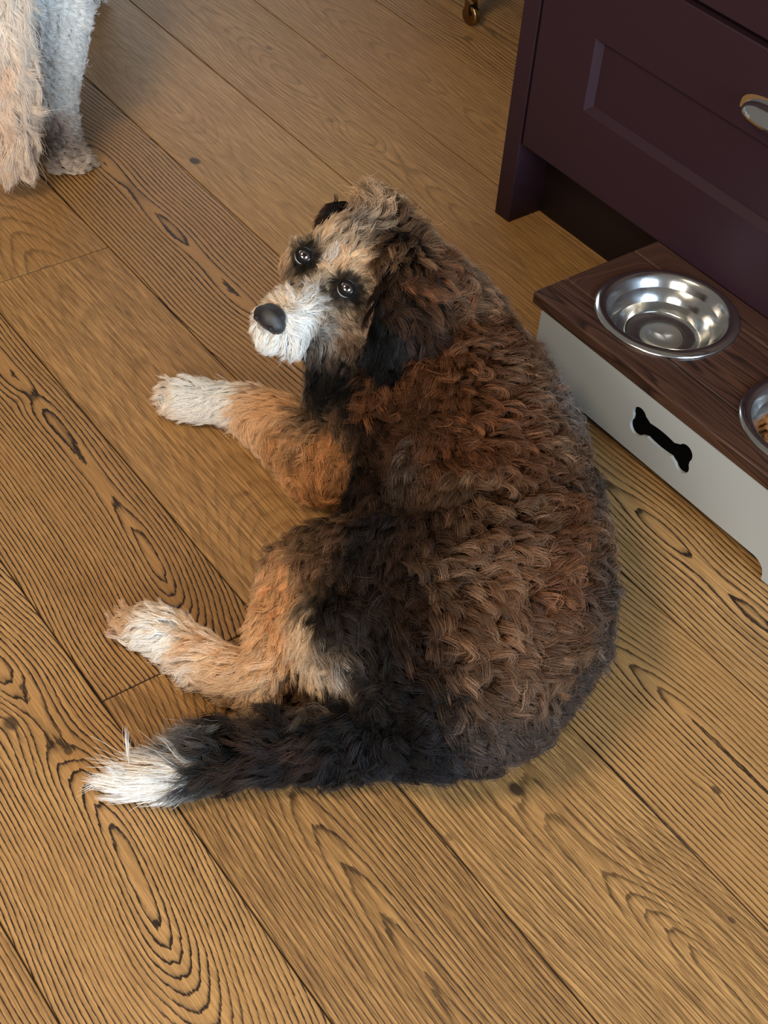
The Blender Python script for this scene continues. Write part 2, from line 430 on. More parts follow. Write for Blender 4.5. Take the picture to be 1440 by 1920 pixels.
for y0, y1, i in ((SY0, -.1822, 0), (-.1808, -.0506, 1), (-.0500, SY1, 2)): board(y0, y1, i)
# front panel with bone cutout and scalloped feet
def fill_panel(loops, y0, y1):
    bm = bmesh.new()
    es = []
    for lp in loops:
        vs = [bm.verts.new((x, y0, z)) for x, z in lp]
        es += [bm.edges.new((vs[i], vs[(i + 1) % len(vs)])) for i in range(len(vs))]
    bmesh.ops.triangle_fill(bm, use_beauty=True, edges=es)
    r = bmesh.ops.extrude_face_region(bm, geom=list(bm.faces))
    for v in r['geom']:
        if isinstance(v, bmesh.types.BMVert): v.co.y = y1
    return bm
PX0, PX1 = SX0 + .021, SX1 - .021
zt = SZ - .020
def scallop(x0, x1, z, s):
    return []
outer = [(PX0, 0), (PX0 + .024, 0)]
for i in range(9):
    a = PI / 2 * i / 8; outer.append((PX0 + .024 + .022 * (1 - math.cos(a)), .006 + .020 * math.sin(a)))
xr = .795 if False else .792
for i in range(9):
    a = PI / 2 * (1 - i / 8); outer.append((.7915 - .022 * (1 - math.cos(a)) , .006 + .020 * math.sin(a)))
outer += [(.7915, 0), (PX1, 0), (PX1, zt), (PX0, zt)]
# bone outline, centred
bcx, bcz = .585, .0805
def bone():
    pts = []
    def arc(cx, cz, r, a0, a1, n=12):
        for i in range(n + 1):
            a = math.radians(a0 + (a1 - a0) * i / n); pts.append((bcx + cx + r * math.cos(a), bcz + cz + r * math.sin(a)))
    arc(.043, .0105, .0125, 150, -35); arc(.043, -.0105, .0125, 35, -150)
    for i in range(1, 8):
        t = -1 + 2 * i / 8; pts.append((bcx - t * .030, bcz - .0105 - .0035 * (1 - t * t)))
    arc(-.043, -.0105, .0125, -30, -215); arc(-.043, .0105, .0125, 215, 30)
    for i in range(1, 8):
        t = -1 + 2 * i / 8; pts.append((bcx + t * .030, bcz + .0105 + .0035 * (1 - t * t)))
    return pts
py_ = -.239
o = obj('front_panel', fill_panel([outer, bone()], py_, py_ + .0045), M_grey, stand)
bm = bmesh.new(); box(bm, bcx - .08, bcx + .08, py_ + .0046, py_ + .010, bcz - .045, bcz + .045); obj('cutout_shade_board', bm, simple('painted_shade_black', L(4, 4, 4), .95, 0, .05, 40, 0, .04), stand)  # added black board, paints the dark of the hollow behind the cutout
bm = bmesh.new(); box(bm, PX0, PX0 + .012, py_ + .0045, -.006, 0, zt, 0); obj('side_panel', bm, M_grey, stand)
bm = bmesh.new(); box(bm, PX1 - .012, PX1, py_ + .0045, -.006, 0, zt, 0); obj('side_panel', bm, M_grey, stand)
bm = bmesh.new(); box(bm, PX0 + .012, PX1 - .012, -.018, -.006, .0, zt, 0); obj('back_panel', bm, simple('dark_back_board', L(30, 26, 24), .8), stand)  # back panel coloured darker than the grey panels

# ------------------------------------------------------------------ steel bowls
def SW(x, y, z=0.0):
    c, s = math.cos(TC), math.sin(TC); return Vector((C0.x + x * c - y * s, C0.y + x * s + y * c, z))
def make_bowl(name, loc):
    b = bmesh.new(); R = .0985
    prof = [(0.0001, -.0470), (.020, -.0470), (.0255, -.0471), (.0262, -.0474), (.029, -.0495), (.034, -.0500), (.044, -.0492), (.052, -.0478), (.0545, -.0455), (.060, -.038), (.068, -.026), (.0735, -.0150), (.0755, -.0135), (.0765, -.0118),
            (.080, -.006), (.0835, .0005), (.0860, .0030), (.0890, .0038), (.0935, .0030), (.0975, .0012), (.0990, .0002), (.0985, -.0006), (.0968, .0002)]
    lathe(b, prof, 128); bmesh.ops.remove_doubles(b, verts=b.verts, dist=.00012)
    o = obj(name, b, M_steel, None, True); o.location = loc
    md = o.modifiers.new('s', 'SOLIDIFY'); md.thickness = .0010; md.offset = 1
    return o
bw = make_bowl('steel_bowl', SW(BC[0][0], BC[0][1], SZ + .0012))
tag(bw, 'stainless steel bowl of water set in the wooden feeding stand, nearest the cabinet corner', 'bowl')
bk = make_bowl('steel_bowl', SW(BC[1][0], BC[1][1], SZ + .0012))
tag(bk, 'stainless steel bowl holding brown kibble, cut off by the right edge', 'bowl')
m_w, nt, b = material('water'); b.inputs['Base Color'].default_value = (.97, 1, 1, 1); b.inputs['Roughness'].default_value = .0
b.inputs['Transmission Weight'].default_value = 1.0; b.inputs['IOR'].default_value = 1.33
nt.l.new(nt.bump(nt.noise(nt.new('ShaderNodeTexCoord').outputs['Object'], 30, 1), .01, .001), b.inputs['Normal'])
bm = bmesh.new(); bmesh.ops.create_circle(bm, cap_ends=True, segments=96, radius=.0655)
wt_ = obj('water', bm, m_w, None, True); wt_.location = SW(BC[0][0], BC[0][1], SZ + .0012 - .0290)
tag(wt_, 'clear water lying in the steel bowl nearest the cabinet corner', 'water', None, 'stuff')
# kibble: little rings
M_kib = simple('baked_kibble', L(150, 104, 58), .8, 0, .25, 300, .4)
def kibble_mesh():
    b = bmesh.new(); n, k = 18, 8; rings = []
    for i in range(n):
        a = 2 * PI * i / n; r0 = .0052 + .0006 * math.sin(3 * a)
        rings.append([b.verts.new(((r0 + .0030 * math.cos(2 * PI * j / k)) * math.cos(a), (r0 + .0030 * math.cos(2 * PI * j / k)) * math.sin(a), .0026 * math.sin(2 * PI * j / k))) for j in range(k)])
    for i in range(n):
        for j in range(k): b.faces.new((rings[i][j], rings[(i + 1) % n][j], rings[(i + 1) % n][(j + 1) % k], rings[i][(j + 1) % k]))
    return b
kib0 = obj('kibble', kibble_mesh(), M_kib, None, True)
kpos = []
rk = random.Random(5)
kc = SW(BC[1][0], BC[1][1], 0)
for layer, (rmax, z, n) in enumerate(((.050, SZ - .0462, 34), (.054, SZ - .0400, 36), (.060, SZ - .0340, 42), (.058, SZ - .0275, 34))):
    tries = 0; cnt = 0; here = []
    while cnt < n and tries < 4000:
        tries += 1
        a = rk.uniform(0, 2 * PI); r = rmax * math.sqrt(rk.random()); x, y = r * math.cos(a), r * math.sin(a)
        if all((x - hx) ** 2 + (y - hy) ** 2 > .0128 ** 2 for hx, hy in here):
            here.append((x, y)); cnt += 1; kpos.append((kc.x + x, kc.y + y, z + rk.uniform(-.0006, .0006)))
for i, P in enumerate(kpos):
    o = kib0 if i == 0 else kib0.copy()
    if i: COL.objects.link(o)
    o.location = P; o.rotation_euler = (rk.uniform(-.35, .35), rk.uniform(-.35, .35), rk.uniform(0, 6)); s = rk.uniform(.85, 1.12); o.scale = (s, s, s)
    tag(o, 'small brown ring-shaped piece of kibble heaped in the steel bowl at the right edge', 'kibble', 'pieces of kibble in the bowl')

# ------------------------------------------------------------------ footstool on brass casters
M_brass = simple('aged_brass', (.26, .17, .08, 1), .28, 1.0, .15)
M_darkf = simple('dark_upholstery', L(34, 28, 30), .8, 0, .2, 200, .3)
M_ebony = simple('dark_turned_wood', L(36, 24, 20), .4)
cp0 = at(882, 46, 0)
st = empty('footstool', (cp0.x + .0, cp0.y, 0), .3)
tag(st, 'dark upholstered footstool on brass casters, only one caster showing at the top edge', 'footstool')
bm = bmesh.new(); box(bm, -.05, .45, -.03, .42, .16, .34, .03, 4); obj('cushion', bm, M_darkf, st, True)
for (x, y) in ((0, 0), (.40, 0), (0, .37), (.40, .37)):
    bm = bmesh.new(); lathe(bm, [(.0001, .056), (.011, .056), (.013, .062), (.013, .072), (.019, .082), (.022, .12), (.026, .165), (.0001, .165)], 24, x, y)
    leg = obj('leg', bm, M_ebony, st, True)
    b = bmesh.new()
    lathe(b, [(.0001, -.0075), (.012, -.0085), (.0185, -.0075), (.0205, -.004), (.0205, .004), (.0185, .0075), (.012, .0085), (.0001, .0075)], 32)
    bmesh.ops.rotate(b, verts=b.verts, cent=(0, 0, 0), matrix=Matrix.Rotation(PI / 2, 3, 'Y'))
    bmesh.ops.rotate(b, verts=b.verts, cent=(0, 0, 0), matrix=Matrix.Rotation(.5, 3, 'Z'))
    bmesh.ops.translate(b, verts=b.verts, vec=(x, y, .0205)); obj('caster_wheel', b, M_brass, leg, True)
    b = bmesh.new()
    for s in (-1, 1):
        prev = None
        for t in range(7):
            q = t / 6; yy = .006 * q; zz = .02 + .034 * q; wd = .0055
            ring = [b.verts.new((s * (.0115 - .003 * q * q), yy - wd, zz)), b.verts.new((s * (.0115 - .003 * q * q), yy + wd, zz)), b.verts.new((s * (.0140 - .003 * q * q), yy + wd, zz)), b.verts.new((s * (.0140 - .003 * q * q), yy - wd, zz))]
            if prev:
                for k in range(4): b.faces.new((prev[k], prev[(k + 1) % 4], ring[(k + 1) % 4], ring[k]))
            else: b.faces.new(ring)
            prev = ring
        b.faces.new(prev[::-1])
    r = bmesh.ops.create_cone(b, cap_ends=True, segments=20, radius1=.013, radius2=.012, depth=.008, matrix=Matrix.Translation((0, .006, .054)))
    bmesh.ops.rotate(b, verts=b.verts, cent=(0, 0, 0), matrix=Matrix.Rotation(.5, 3, 'Z'))
    bmesh.ops.translate(b, verts=b.verts, vec=(x, y, 0)); obj('caster_fork', b, M_brass, leg)

# ------------------------------------------------------------------ fur tools
def chain_mesh(bm, pts):
    "pts: (Vector, radius) joints; lays overlapping balls along them"
    for (a, ra), (b, rb) in zip(pts, pts[1:]):
        n = max(2, int((b - a).length / (min(ra, rb) * .30)) + 1)
        for i in range(n):
            t = i / n; sphere(bm, a.lerp(b, t), ra + (rb - ra) * t)
    sphere(bm, pts[-1][0], pts[-1][1])
def fuse(name, bm, mat, parent, voxel=.006, smooth=10, floor=True):
    o = obj(name, bm, mat, parent, True)
    md = o.modifiers.new('r', 'REMESH'); md.mode = 'VOXEL'; md.voxel_size = voxel
    ms = o.modifiers.new('s', 'SMOOTH'); ms.factor = .6; ms.iterations = smooth
    bpy.context.view_layer.update()
    dg = bpy.context.evaluated_depsgraph_get()
    nm = bpy.data.meshes.new_from_object(o.evaluated_get(dg)); old = o.data
    o.modifiers.clear(); nm.name = name; o.data = nm; bpy.data.meshes.remove(old)
    if floor:
        for v in nm.vertices:
            if v.co.z < .002: v.co.z = .002
    for p in nm.polygons: p.use_smooth = True
    if mat and not nm.materials: nm.materials.append(mat)
    return o
def mesh_arrays(o):
    me = o.data; me.calc_loop_triangles()
    V = np.empty(len(me.vertices) * 3, np.float32); me.vertices.foreach_get('co', V); V = V.reshape(-1, 3)
    N = np.empty(len(me.vertices) * 3, np.float32); me.vertices.foreach_get('normal', N); N = N.reshape(-1, 3)
    T = np.empty(len(me.loop_triangles) * 3, np.int32); me.loop_triangles.foreach_get('vertices', T); T = T.reshape(-1, 3)
    return V.astype(float), N.astype(float), T
def norm(a): return a / np.maximum(np.linalg.norm(a, axis=-1, keepdims=True), 1e-9)

def hair_material(name, rough=.5, spec=.35):
    m, nt, b = material(name)
    a = nt.new('ShaderNodeAttribute', attribute_name='hair_col')
    nt.l.new(a.outputs['Color'], b.inputs['Base Color'])
    b.inputs['Roughness'].default_value = rough; b.inputs['Specular IOR Level'].default_value = spec
    tr = nt.new('ShaderNodeBsdfTranslucent'); nt.l.new(a.outputs['Color'], tr.inputs['Color'])
    mx = nt.new('ShaderNodeMixShader'); mx.inputs[0].default_value = .28
    nt.l.new(b.outputs[0], mx.inputs[1]); nt.l.new(tr.outputs[0], mx.inputs[2])
    nt.l.new(mx.outputs[0], nt.n['Material Output'].inputs['Surface'])
    return m
M_hair = hair_material('dog_hair', .42, .15)
def skin_material(name):
    m, nt, b = material(name)
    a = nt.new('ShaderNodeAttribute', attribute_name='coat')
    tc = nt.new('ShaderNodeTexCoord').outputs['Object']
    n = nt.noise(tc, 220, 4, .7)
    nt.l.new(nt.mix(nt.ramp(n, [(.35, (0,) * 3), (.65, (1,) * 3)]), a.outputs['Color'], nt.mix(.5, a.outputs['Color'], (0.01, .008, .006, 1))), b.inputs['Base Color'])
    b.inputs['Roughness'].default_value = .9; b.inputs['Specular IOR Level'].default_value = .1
    return m
M_skin = skin_material('shaded_undercoat')

def field(ctrl, P, power=4.6):
    "inverse-distance blend of the control values at points P"
    cpos = np.array([c[0] for c in ctrl]); val = np.array([c[1] for c in ctrl])
    out = np.empty((len(P), val.shape[1]))
    for i in range(0, len(P), 4000):
        d = np.linalg.norm(P[i:i + 4000, None] - cpos[None], axis=2) + .006
        w = d ** -power; w /= w.sum(1, keepdims=True); out[i:i + 4000] = w @ val
    return out
def sinnoise(P, seed, f):
    r = np.random.default_rng(seed); o = np.zeros(len(P))
    for k in range(5):
        d = r.normal(size=3); d /= np.linalg.norm(d); o += np.sin(P @ d * f * r.uniform(.6, 1.5) + r.uniform(0, 6.28))
    return o / 5
def grow(name, src, parent, ctrl, nclump, per, seed=1, mask=None, hair_r=.00030, K=9, spread=1.0, jitter=.16, mat=None, flyaway=.03, floorz=.003):
    """ctrl values: [dir xyz, length, lift, curl amplitude, curl wavelength, r, g, b, tip r, g, b]"""
    r = np.random.default_rng(seed)
    V, N, T = mesh_arrays(src)
    tri = V[T]; ar = np.linalg.norm(np.cross(tri[:, 1] - tri[:, 0], tri[:, 2] - tri[:, 0]), axis=1) / 2
    if mask is not None: ar = ar * mask(tri.mean(1))
    tot = ar.sum(); prob = ar / tot
    def sample(n):
        t = r.choice(len(T), n, p=prob); a, b = r.random(n), r.random(n); s = a + b > 1; a[s] = 1 - a[s]; b[s] = 1 - b[s]
        w = np.stack([1 - a - b, a, b], 1)
        return (tri[t] * w[..., None]).sum(1), norm((N[T[t]] * w[..., None]).sum(1))
    Pc, Nc = sample(nclump)
    S, Ns = sample(nclump * per)
    # each strand belongs to its nearest clump
    kd = KDTree(nclump)
    for i, p in enumerate(Pc): kd.insert(p, i)
    kd.balance()
    own = np.array([kd.find(p)[1] for p in S])
    fv = field(ctrl, Pc)
    D = fv[:, 0:3]; Lh = fv[:, 3] * r.uniform(.75, 1.2, nclump); lift = fv[:, 4]; amp = fv[:, 5] * 1.2; wl = fv[:, 6]
    D = D - (D * Nc).sum(1, keepdims=True) * Nc; D = norm(D)
    side = norm(np.cross(Nc, D))
    ang = (.55 * sinnoise(Pc, seed + 5, 60) + r.normal(size=nclump) * .28) * np.clip(.12 + amp / .0055, .2, 1.7)
    D2 = D * np.cos(ang)[:, None] + side * np.sin(ang)[:, None]; side = norm(np.cross(Nc, D2)); D = D2
    ts = np.linspace(0, 1, K)
    phase = r.uniform(-.7, .7, nclump) + 2.2 * sinnoise(Pc, seed + 9, 45) + PI * (r.random(nclump) < .25)
    G_ = np.empty((nclump, K, 3))
    for j, t in enumerate(ts):
        s = t * Lh
        up = lift * Lh * (1.15 * t - .75 * t * t) * 1.4
        wv = amp * np.minimum(1, t * 2.4) * (np.sin(2 * PI * s / wl + phase) - np.sin(phase) * (1 - t))
        uv = amp * .55 * np.minimum(1, t * 2) * np.sin(2 * PI * s / wl + phase + 1.5)
        G_[:, j] = (s * (1 - .25 * lift))[:, None] * D + (up + uv)[:, None] * Nc + wv[:, None] * side
    n = len(S)
    off = S - Pc[own]; nn = Ns
    lenf = r.uniform(.72, 1.08, n); conv = r.uniform(.50, .92, n) * spread
    fly = r.random(n) < flyaway; conv[fly] *= .3
    pts = np.empty((n, K, 3))
    rp = r.normal(size=(n, 3)) * .0011
    fr = r.normal(size=(n, 2)) * np.where(fly, .20, .05)[:, None]
    for j, t in enumerate(ts):
        g = G_[own, j] * lenf[:, None]
        g = g + (side[own] * fr[:, :1] + nn * np.abs(fr[:, 1:]) * .8) * (Lh[own] * t)[:, None]
        pts[:, j] = S - off * (conv * t ** .8)[:, None] + g + rp * t
    pts[..., 2] = np.maximum(pts[..., 2], floorz + r.random((n, 1)) * .004)
    # colours
    cj = 1 + r.normal(size=(nclump, 1)) * jitter + .20 * sinnoise(Pc, seed + 2, 45)[:, None]
    lightc = np.clip(fv[:, 7:10].max(1, keepdims=True) * 1.4 - .3, 0, .75); cj = 1 + (cj - 1) * (1 - lightc)
    hl = r.random((nclump, 1)); tipj = np.where(hl < .20, 1.75, np.where(hl > .82, .60, 1.0)); tipj = np.where(fv[:, 10:13].max(1, keepdims=True) > .5, 1.0, tipj)
    sj = 1 + r.normal(size=(n, 1)) * jitter * .8
    fs = field(ctrl, S)
    c0 = np.clip(fs[:, 7:10] * cj[own] * sj, .003, .95); c1 = np.clip(fs[:, 10:13] * cj[own] * sj * tipj[own], .003, None)
    c0 = np.maximum(fs[:, 7:10] * cj[own] * sj, .003)
    c0 = c0 * np.minimum(1, .93 / c0.max(1, keepdims=True)); c1 = c1 * np.minimum(1, .93 / c1.max(1, keepdims=True))
    mixt = np.clip(r.normal(size=(n, 1)) * .25 + .5, 0, 1)
    tt = (ts[None, :, None] ** 1.3) * (.4 + .9 * mixt[:, None, :]); tt = np.clip(tt, 0, 1)
    colr = c0[:, None] * (1 - tt) + c1[:, None] * tt
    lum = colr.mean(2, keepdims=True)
    deep = .34 + .66 * np.clip(lum / .35, 0, 1)          # dark hair darkened at the root for contrast, sun-bleached at the tip
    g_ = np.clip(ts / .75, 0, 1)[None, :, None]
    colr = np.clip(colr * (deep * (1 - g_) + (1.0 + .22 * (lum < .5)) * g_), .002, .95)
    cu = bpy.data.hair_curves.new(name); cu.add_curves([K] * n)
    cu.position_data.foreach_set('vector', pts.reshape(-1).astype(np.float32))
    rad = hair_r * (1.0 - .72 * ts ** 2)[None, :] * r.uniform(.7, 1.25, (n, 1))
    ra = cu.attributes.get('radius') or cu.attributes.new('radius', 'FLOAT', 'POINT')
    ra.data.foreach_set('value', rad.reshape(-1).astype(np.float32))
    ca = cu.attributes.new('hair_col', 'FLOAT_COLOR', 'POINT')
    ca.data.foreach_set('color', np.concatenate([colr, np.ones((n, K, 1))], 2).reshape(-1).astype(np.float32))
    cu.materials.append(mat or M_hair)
    o = bpy.data.objects.new(name, cu); COL.objects.link(o); o.parent = parent
    # coat colour on the skin, darkened to paint shade between the locks
    me = src.data
    if 'coat' not in me.attributes:
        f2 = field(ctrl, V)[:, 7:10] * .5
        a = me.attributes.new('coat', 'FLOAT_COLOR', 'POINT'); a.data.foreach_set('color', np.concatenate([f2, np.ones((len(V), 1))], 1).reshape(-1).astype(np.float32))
    return o
def hit(trees, px, py):
    d = ray(px, py).normalized(); best = None
    for t in trees:
        h = t.ray_cast(CAM, d)
        if h[0] is not None and (best is None or h[3] < best[1]): best = (h[0], h[3])
    return best[0] if best else None
def bvh(o):
    V, N, T = mesh_arrays(o); return BVHTree.FromPolygons(V.tolist(), T.tolist())
def imgdir(dx, dy): return CR * dx - CU * dy
def controls(tree, rows, zdef=.05):
    out = []
    for px, py, dx, dy, Lh, lift, amp, wl, c, tip in rows:
        h = hit([tree], px, py)
        if h is None: h = at(px, py, zdef)
        d = imgdir(dx, dy).normalized()
        out.append((tuple(h), [*d, Lh, lift, amp, wl, *lin(c), *lin(tip)]))
    return out

# coat colours
K_ = (5, 5, 6); DB = (27, 19, 15); DB2 = (44, 30, 22); RB = (80, 47, 28); RB2 = (112, 72, 46); BR_ = (66, 46, 35)
TN = (206, 163, 118); TN2 = (174, 126, 80); LT = (228, 198, 162); WH = (253, 250, 245); GR = (116, 106, 99); GT = (176, 156, 136); GY = (38, 36, 39); TG = (126, 95, 70); BT = (116, 88, 66); EG = (88, 76, 68); OR = (158, 106, 62)

# ------------------------------------------------------------------ the lying puppy
dog = empty('dog', (0, 0, 0))
dbase = at(870, 1050, 0)
tag(dog, 'shaggy brown, black and tan dog lying curled on the floor with white paws, looking up', 'dog')
def A3(px, py, z): return at(px, py, z)
# head frame (x = dog's left, y = muzzle, z = crown)
EC = at(607, 508, .285)                      # between the eyes
ppm = F_PX / (EC - CAM).dot(FW)
def cam3(x, y, z): return (CR * x + CU * y - FW * z) / ppm
ex = cam3(77, -62, 26); fy = cam3(-99, -91, 75); HX = ex.normalized(); HY = (fy - HX * fy.dot(HX)).normalized(); HZ = HX.cross(HY) if HX.cross(HY).z > 0 else HY.cross(HX)
def H(x, y, z): return EC + HX * x + HY * y + HZ * z
HM = Matrix((HX, HY, HZ)).transposed()
def ell(bm, c, rx, ry, rz, sub=3):
    M = HM.to_4x4() @ Matrix.Diagonal((rx, ry, rz, 1)); sphere(bm, c, 1, sub, M)
bm = bmesh.new()
ch = lambda L_: chain_mesh(bm, [(A3(x, y, z), r) for x, y, z, r in L_])
# torso from withers to rump
ch([(800, 650, .150, .092), (855, 745, .125, .112), (895, 870, .118, .122), (925, 1010, .116, .124), (925, 1140, .112, .124), (880, 1235, .100, .112), (800, 1320, .070, .070)])
ch([(800, 800, .10, .09), (800, 950, .09, .085), (760, 1050, .09, .085)])          # inner flank
ch([(690, 720, .115, .080), (760, 790, .11, .095)])                                # chest
# neck up to the skull
chain_mesh(bm, [(H(0, -.085, -.03), .058), (A3(760, 560, .225), .078), (A3(815, 640, .165), .095)])
chain_mesh(bm, [(H(0, -.06, -.07), .045), (A3(680, 660, .16), .070), (A3(700, 720, .12), .08)])
# stretched foreleg
ch([(700, 850, .070, .068), (610, 860, .052, .050), (530, 800, .040, .040), (465, 765, .034, .030), (410, 755, .030, .026), (355, 750, .027, .028)])
for k, (x, y) in enumerate(((318, 728), (311, 746), (322, 764), (342, 772))): sphere(bm, A3(x, y, .018), .013)
# folded far foreleg below the chest
ch([(680, 760, .05, .05), (590, 790, .03, .03)])
# hind leg: thigh, knee, hock, foot
ch([(860, 1150, .11, .115), (740, 1120, .100, .095), (640, 1090, .075, .072), (570, 1090, .050, .050), (530, 1180, .045, .038), (495, 1285, .036, .030)])
ch([(700, 1200, .085, .085), (620, 1200, .060, .060)])
ch([(495, 1285, .034, .029), (430, 1258, .032, .027), (350, 1215, .030, .025), (285, 1180, .028, .027)])
for k, (x, y) in enumerate(((243, 1158), (234, 1172), (242, 1190), (262, 1202))): sphere(bm, A3(x, y, .018), .012)
# other hind foot peeping out
ch([(760, 1290, .03, .03), (640, 1310, .020, .022), (560, 1305, .018, .018)])
# tail
ch([(800, 1335, .055, .052), (700, 1372, .042, .040), (600, 1392, .038, .034), (500, 1408, .035, .030), (420, 1426, .032, .026), (345, 1450, .028, .022), (275, 1466, .026, .015)])
# skull, cheeks, brows, muzzle, jaw
ell(bm, H(0, -.055, -.018), .056, .062, .050)
for s in (-1, 1):
    ell(bm, H(s * .032, -.014, -.008), .026, .026, .017)
    ell(bm, H(s * .038, -.022, -.040), .030, .036, .030)
chain_mesh(bm, [(H(0, .0, -.030), .036), (H(0, .045, -.038), .033), (H(0, .080, -.042), .028)])
for s in (-1, 1): sphere(bm, H(s * .014, .070, -.048), .022)
chain_mesh(bm, [(H(0, -.02, -.066), .028), (H(0, .035, -.068), .022), (H(0, .068, -.066), .016)])
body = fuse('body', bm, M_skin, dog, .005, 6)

tb0 = bvh(body)
# eyes
M_eye, nt, b = material('eye')
tc = nt.new('ShaderNodeTexCoord').outputs['Object']
rr_ = nt.new('ShaderNodeVectorMath', operation='LENGTH'); s_ = nt.sep(tc); nt.put(rr_.inputs[0], nt.comb(s_[0], s_[1], 0.0))
c = nt.ramp(nt.math('MULTIPLY', rr_.outputs['Value'], 80.), [(0, (.004, .003, .003)), (.22, (.006, .004, .004)), (.27, (.075, .048, .036)), (.50, (.035, .022, .018)), (.55, (.015, .01, .01)), (.60, (.50, .50, .54)), (1, (.74, .72, .74))])
nt.l.new(c, b.inputs['Base Color']); b.inputs['Roughness'].default_value = .04; b.inputs['Coat Weight'].default_value = 1.0; b.inputs['Coat Roughness'].default_value = .01
M_lid = simple('dark_eyelid', L(16, 13, 13), .8, 0, .1, 200, .3, .15)
ER = .0110
eyes_at = []
for s, px, py in ((1, 649, 541), (-1, 569, 480)):
    c3 = H(s * .0365, .012, -.014)
    c3 = CAM + ray(px, py) * ((c3 - CAM).dot(FW) + .002)
    look = ((CAM - c3).normalized() + CR * .16 + CU * .10).normalized()
    b_m = bmesh.new(); bmesh.ops.create_uvsphere(b_m, u_segments=32, v_segments=20, radius=ER)
    e = obj('eye', b_m, M_eye, dog, True); hp = hit([tb0], px, py); c3 = hp + (hp - CAM).normalized() * (ER * .36); eyes_at.append(c3); e.location = c3; e.rotation_euler = look.to_track_quat('Z', 'Y').to_euler()
    e['label'] = 'dark brown eye'
    # lids: almond-shaped opening in a shell
    b_m = bmesh.new(); n, mrow = 48, 6
    axx = HX * s; q = look; axx = (axx - q * axx.dot(q)).normalized(); ayy = q.cross(axx)
    lidup = 1 if ayy.dot(HZ) > 0 else -1
    ring = []
    for j in range(mrow):
        row = []
        for i in range(n):
            a = 2 * PI * i / n; f = j / (mrow - 1)
            ex_ = .0086 + f * .0028; ey_ = (.0040 if math.sin(a) * lidup > 0 else .0054) + f * .0052
            x, y = ex_ * math.cos(a), ey_ * math.sin(a)
            rr2 = x * x + y * y; R_ = ER + .0007
            z = math.sqrt(max(R_ * R_ - rr2, 0)) if rr2 < R_ * R_ else 0
            row.append(b_m.verts.new(c3 + axx * x + ayy * y + q * (z + .0004)))
        ring.append(row)
    for j in range(mrow - 1):
        for i in range(n): b_m.faces.new((ring[j][i], ring[j][(i + 1) % n], ring[j + 1][(i + 1) % n], ring[j + 1][i]))
    lid = obj('eyelid', b_m, M_lid, dog, True); md = lid.modifiers.new('t', 'SOLIDIFY'); md.thickness = .0012; md.offset = -1
# nose
M_nose = simple('wet_black_nose', L(32, 30, 32), .34, 0, .3, 500, .5, .6)
b_m = bmesh.new()
NB = H(0, .098, -.026)
NBp = CAM + ray(507, 597) * ((NB - CAM).dot(FW)); NM = HM.to_4x4()
def nell(x, y, z, rx, ry, rz): sphere(b_m, NBp + HX * x + HY * y + HZ * z, 1, 3, NM @ Matrix.Diagonal((rx * 1.12, ry * 1.1, rz * 1.1, 1)))
nell(0, 0, 0, .0175, .013, .014); nell(.010, .001, -.002, .0115, .0105, .0115); nell(-.010, .001, -.002, .0115, .0105, .0115); nell(0, .002, -.010, .008, .008, .009); nell(0, -.006, .005, .015, .010, .008)
nose = fuse('nose', b_m, M_nose, dog, .0012, 4, False)
# nostrils
M_hole = simple('nostril_dark', L(6, 5, 5), .7)
for s in (-1, 1):
    b_m = bmesh.new(); sphere(b_m, NBp + HX * s * .0115 + HY * .0122 + HZ * .0020, 1, 3, NM @ Matrix.Diagonal((.0040, .0040, .0028, 1))); obj('nostril', b_m, M_hole, nose, True)
b_m = bmesh.new(); chain_mesh(b_m, [(H(-.022, .062, -.058), .002), (H(-.010, .086, -.061), .0025), (H(0, .094, -.056), .0025), (H(.010, .086, -.061), .0025), (H(.022, .062, -.058), .002)])
obj('lips', b_m, M_lid, dog, True)

# ears
def ear(pts, name='ear', M3=None):
    b_m = bmesh.new()
    for (a, ra), (b2, rb) in zip(pts, pts[1:]):
        n = 7
        for i in range(n + 1):
            t = i / n; r_ = ra + (rb - ra) * t; c = a.lerp(b2, t)
            # flattened across the head
            sphere(b_m, c, 1, 2, (HM.to_4x4() @ Matrix.Diagonal((r_ * .42, r_, r_, 1))) if M3 is None else (M3.to_4x4() @ Matrix.Diagonal((r_, r_, r_ * .34, 1))))
    return fuse(name, b_m, M_skin, dog, .004, 5)
def EP(px, py, up, r): P = hit([tb0], px, py) or at(px, py, .25); return (P + (CAM - P).normalized() * up, r)
earL = ear([EP(755, 465, .004, .022), EP(768, 515, .012, .034), EP(765, 575, .022, .040), EP(748, 628, .030, .036), EP(738, 652, .030, .024)], 'ear', Matrix((CR, CU, FW)).transposed())
earR = ear([(H(-.048, -.070, .010), .020), (H(-.060, -.082, -.020), .022), (H(-.064, -.086, -.050), .020)])

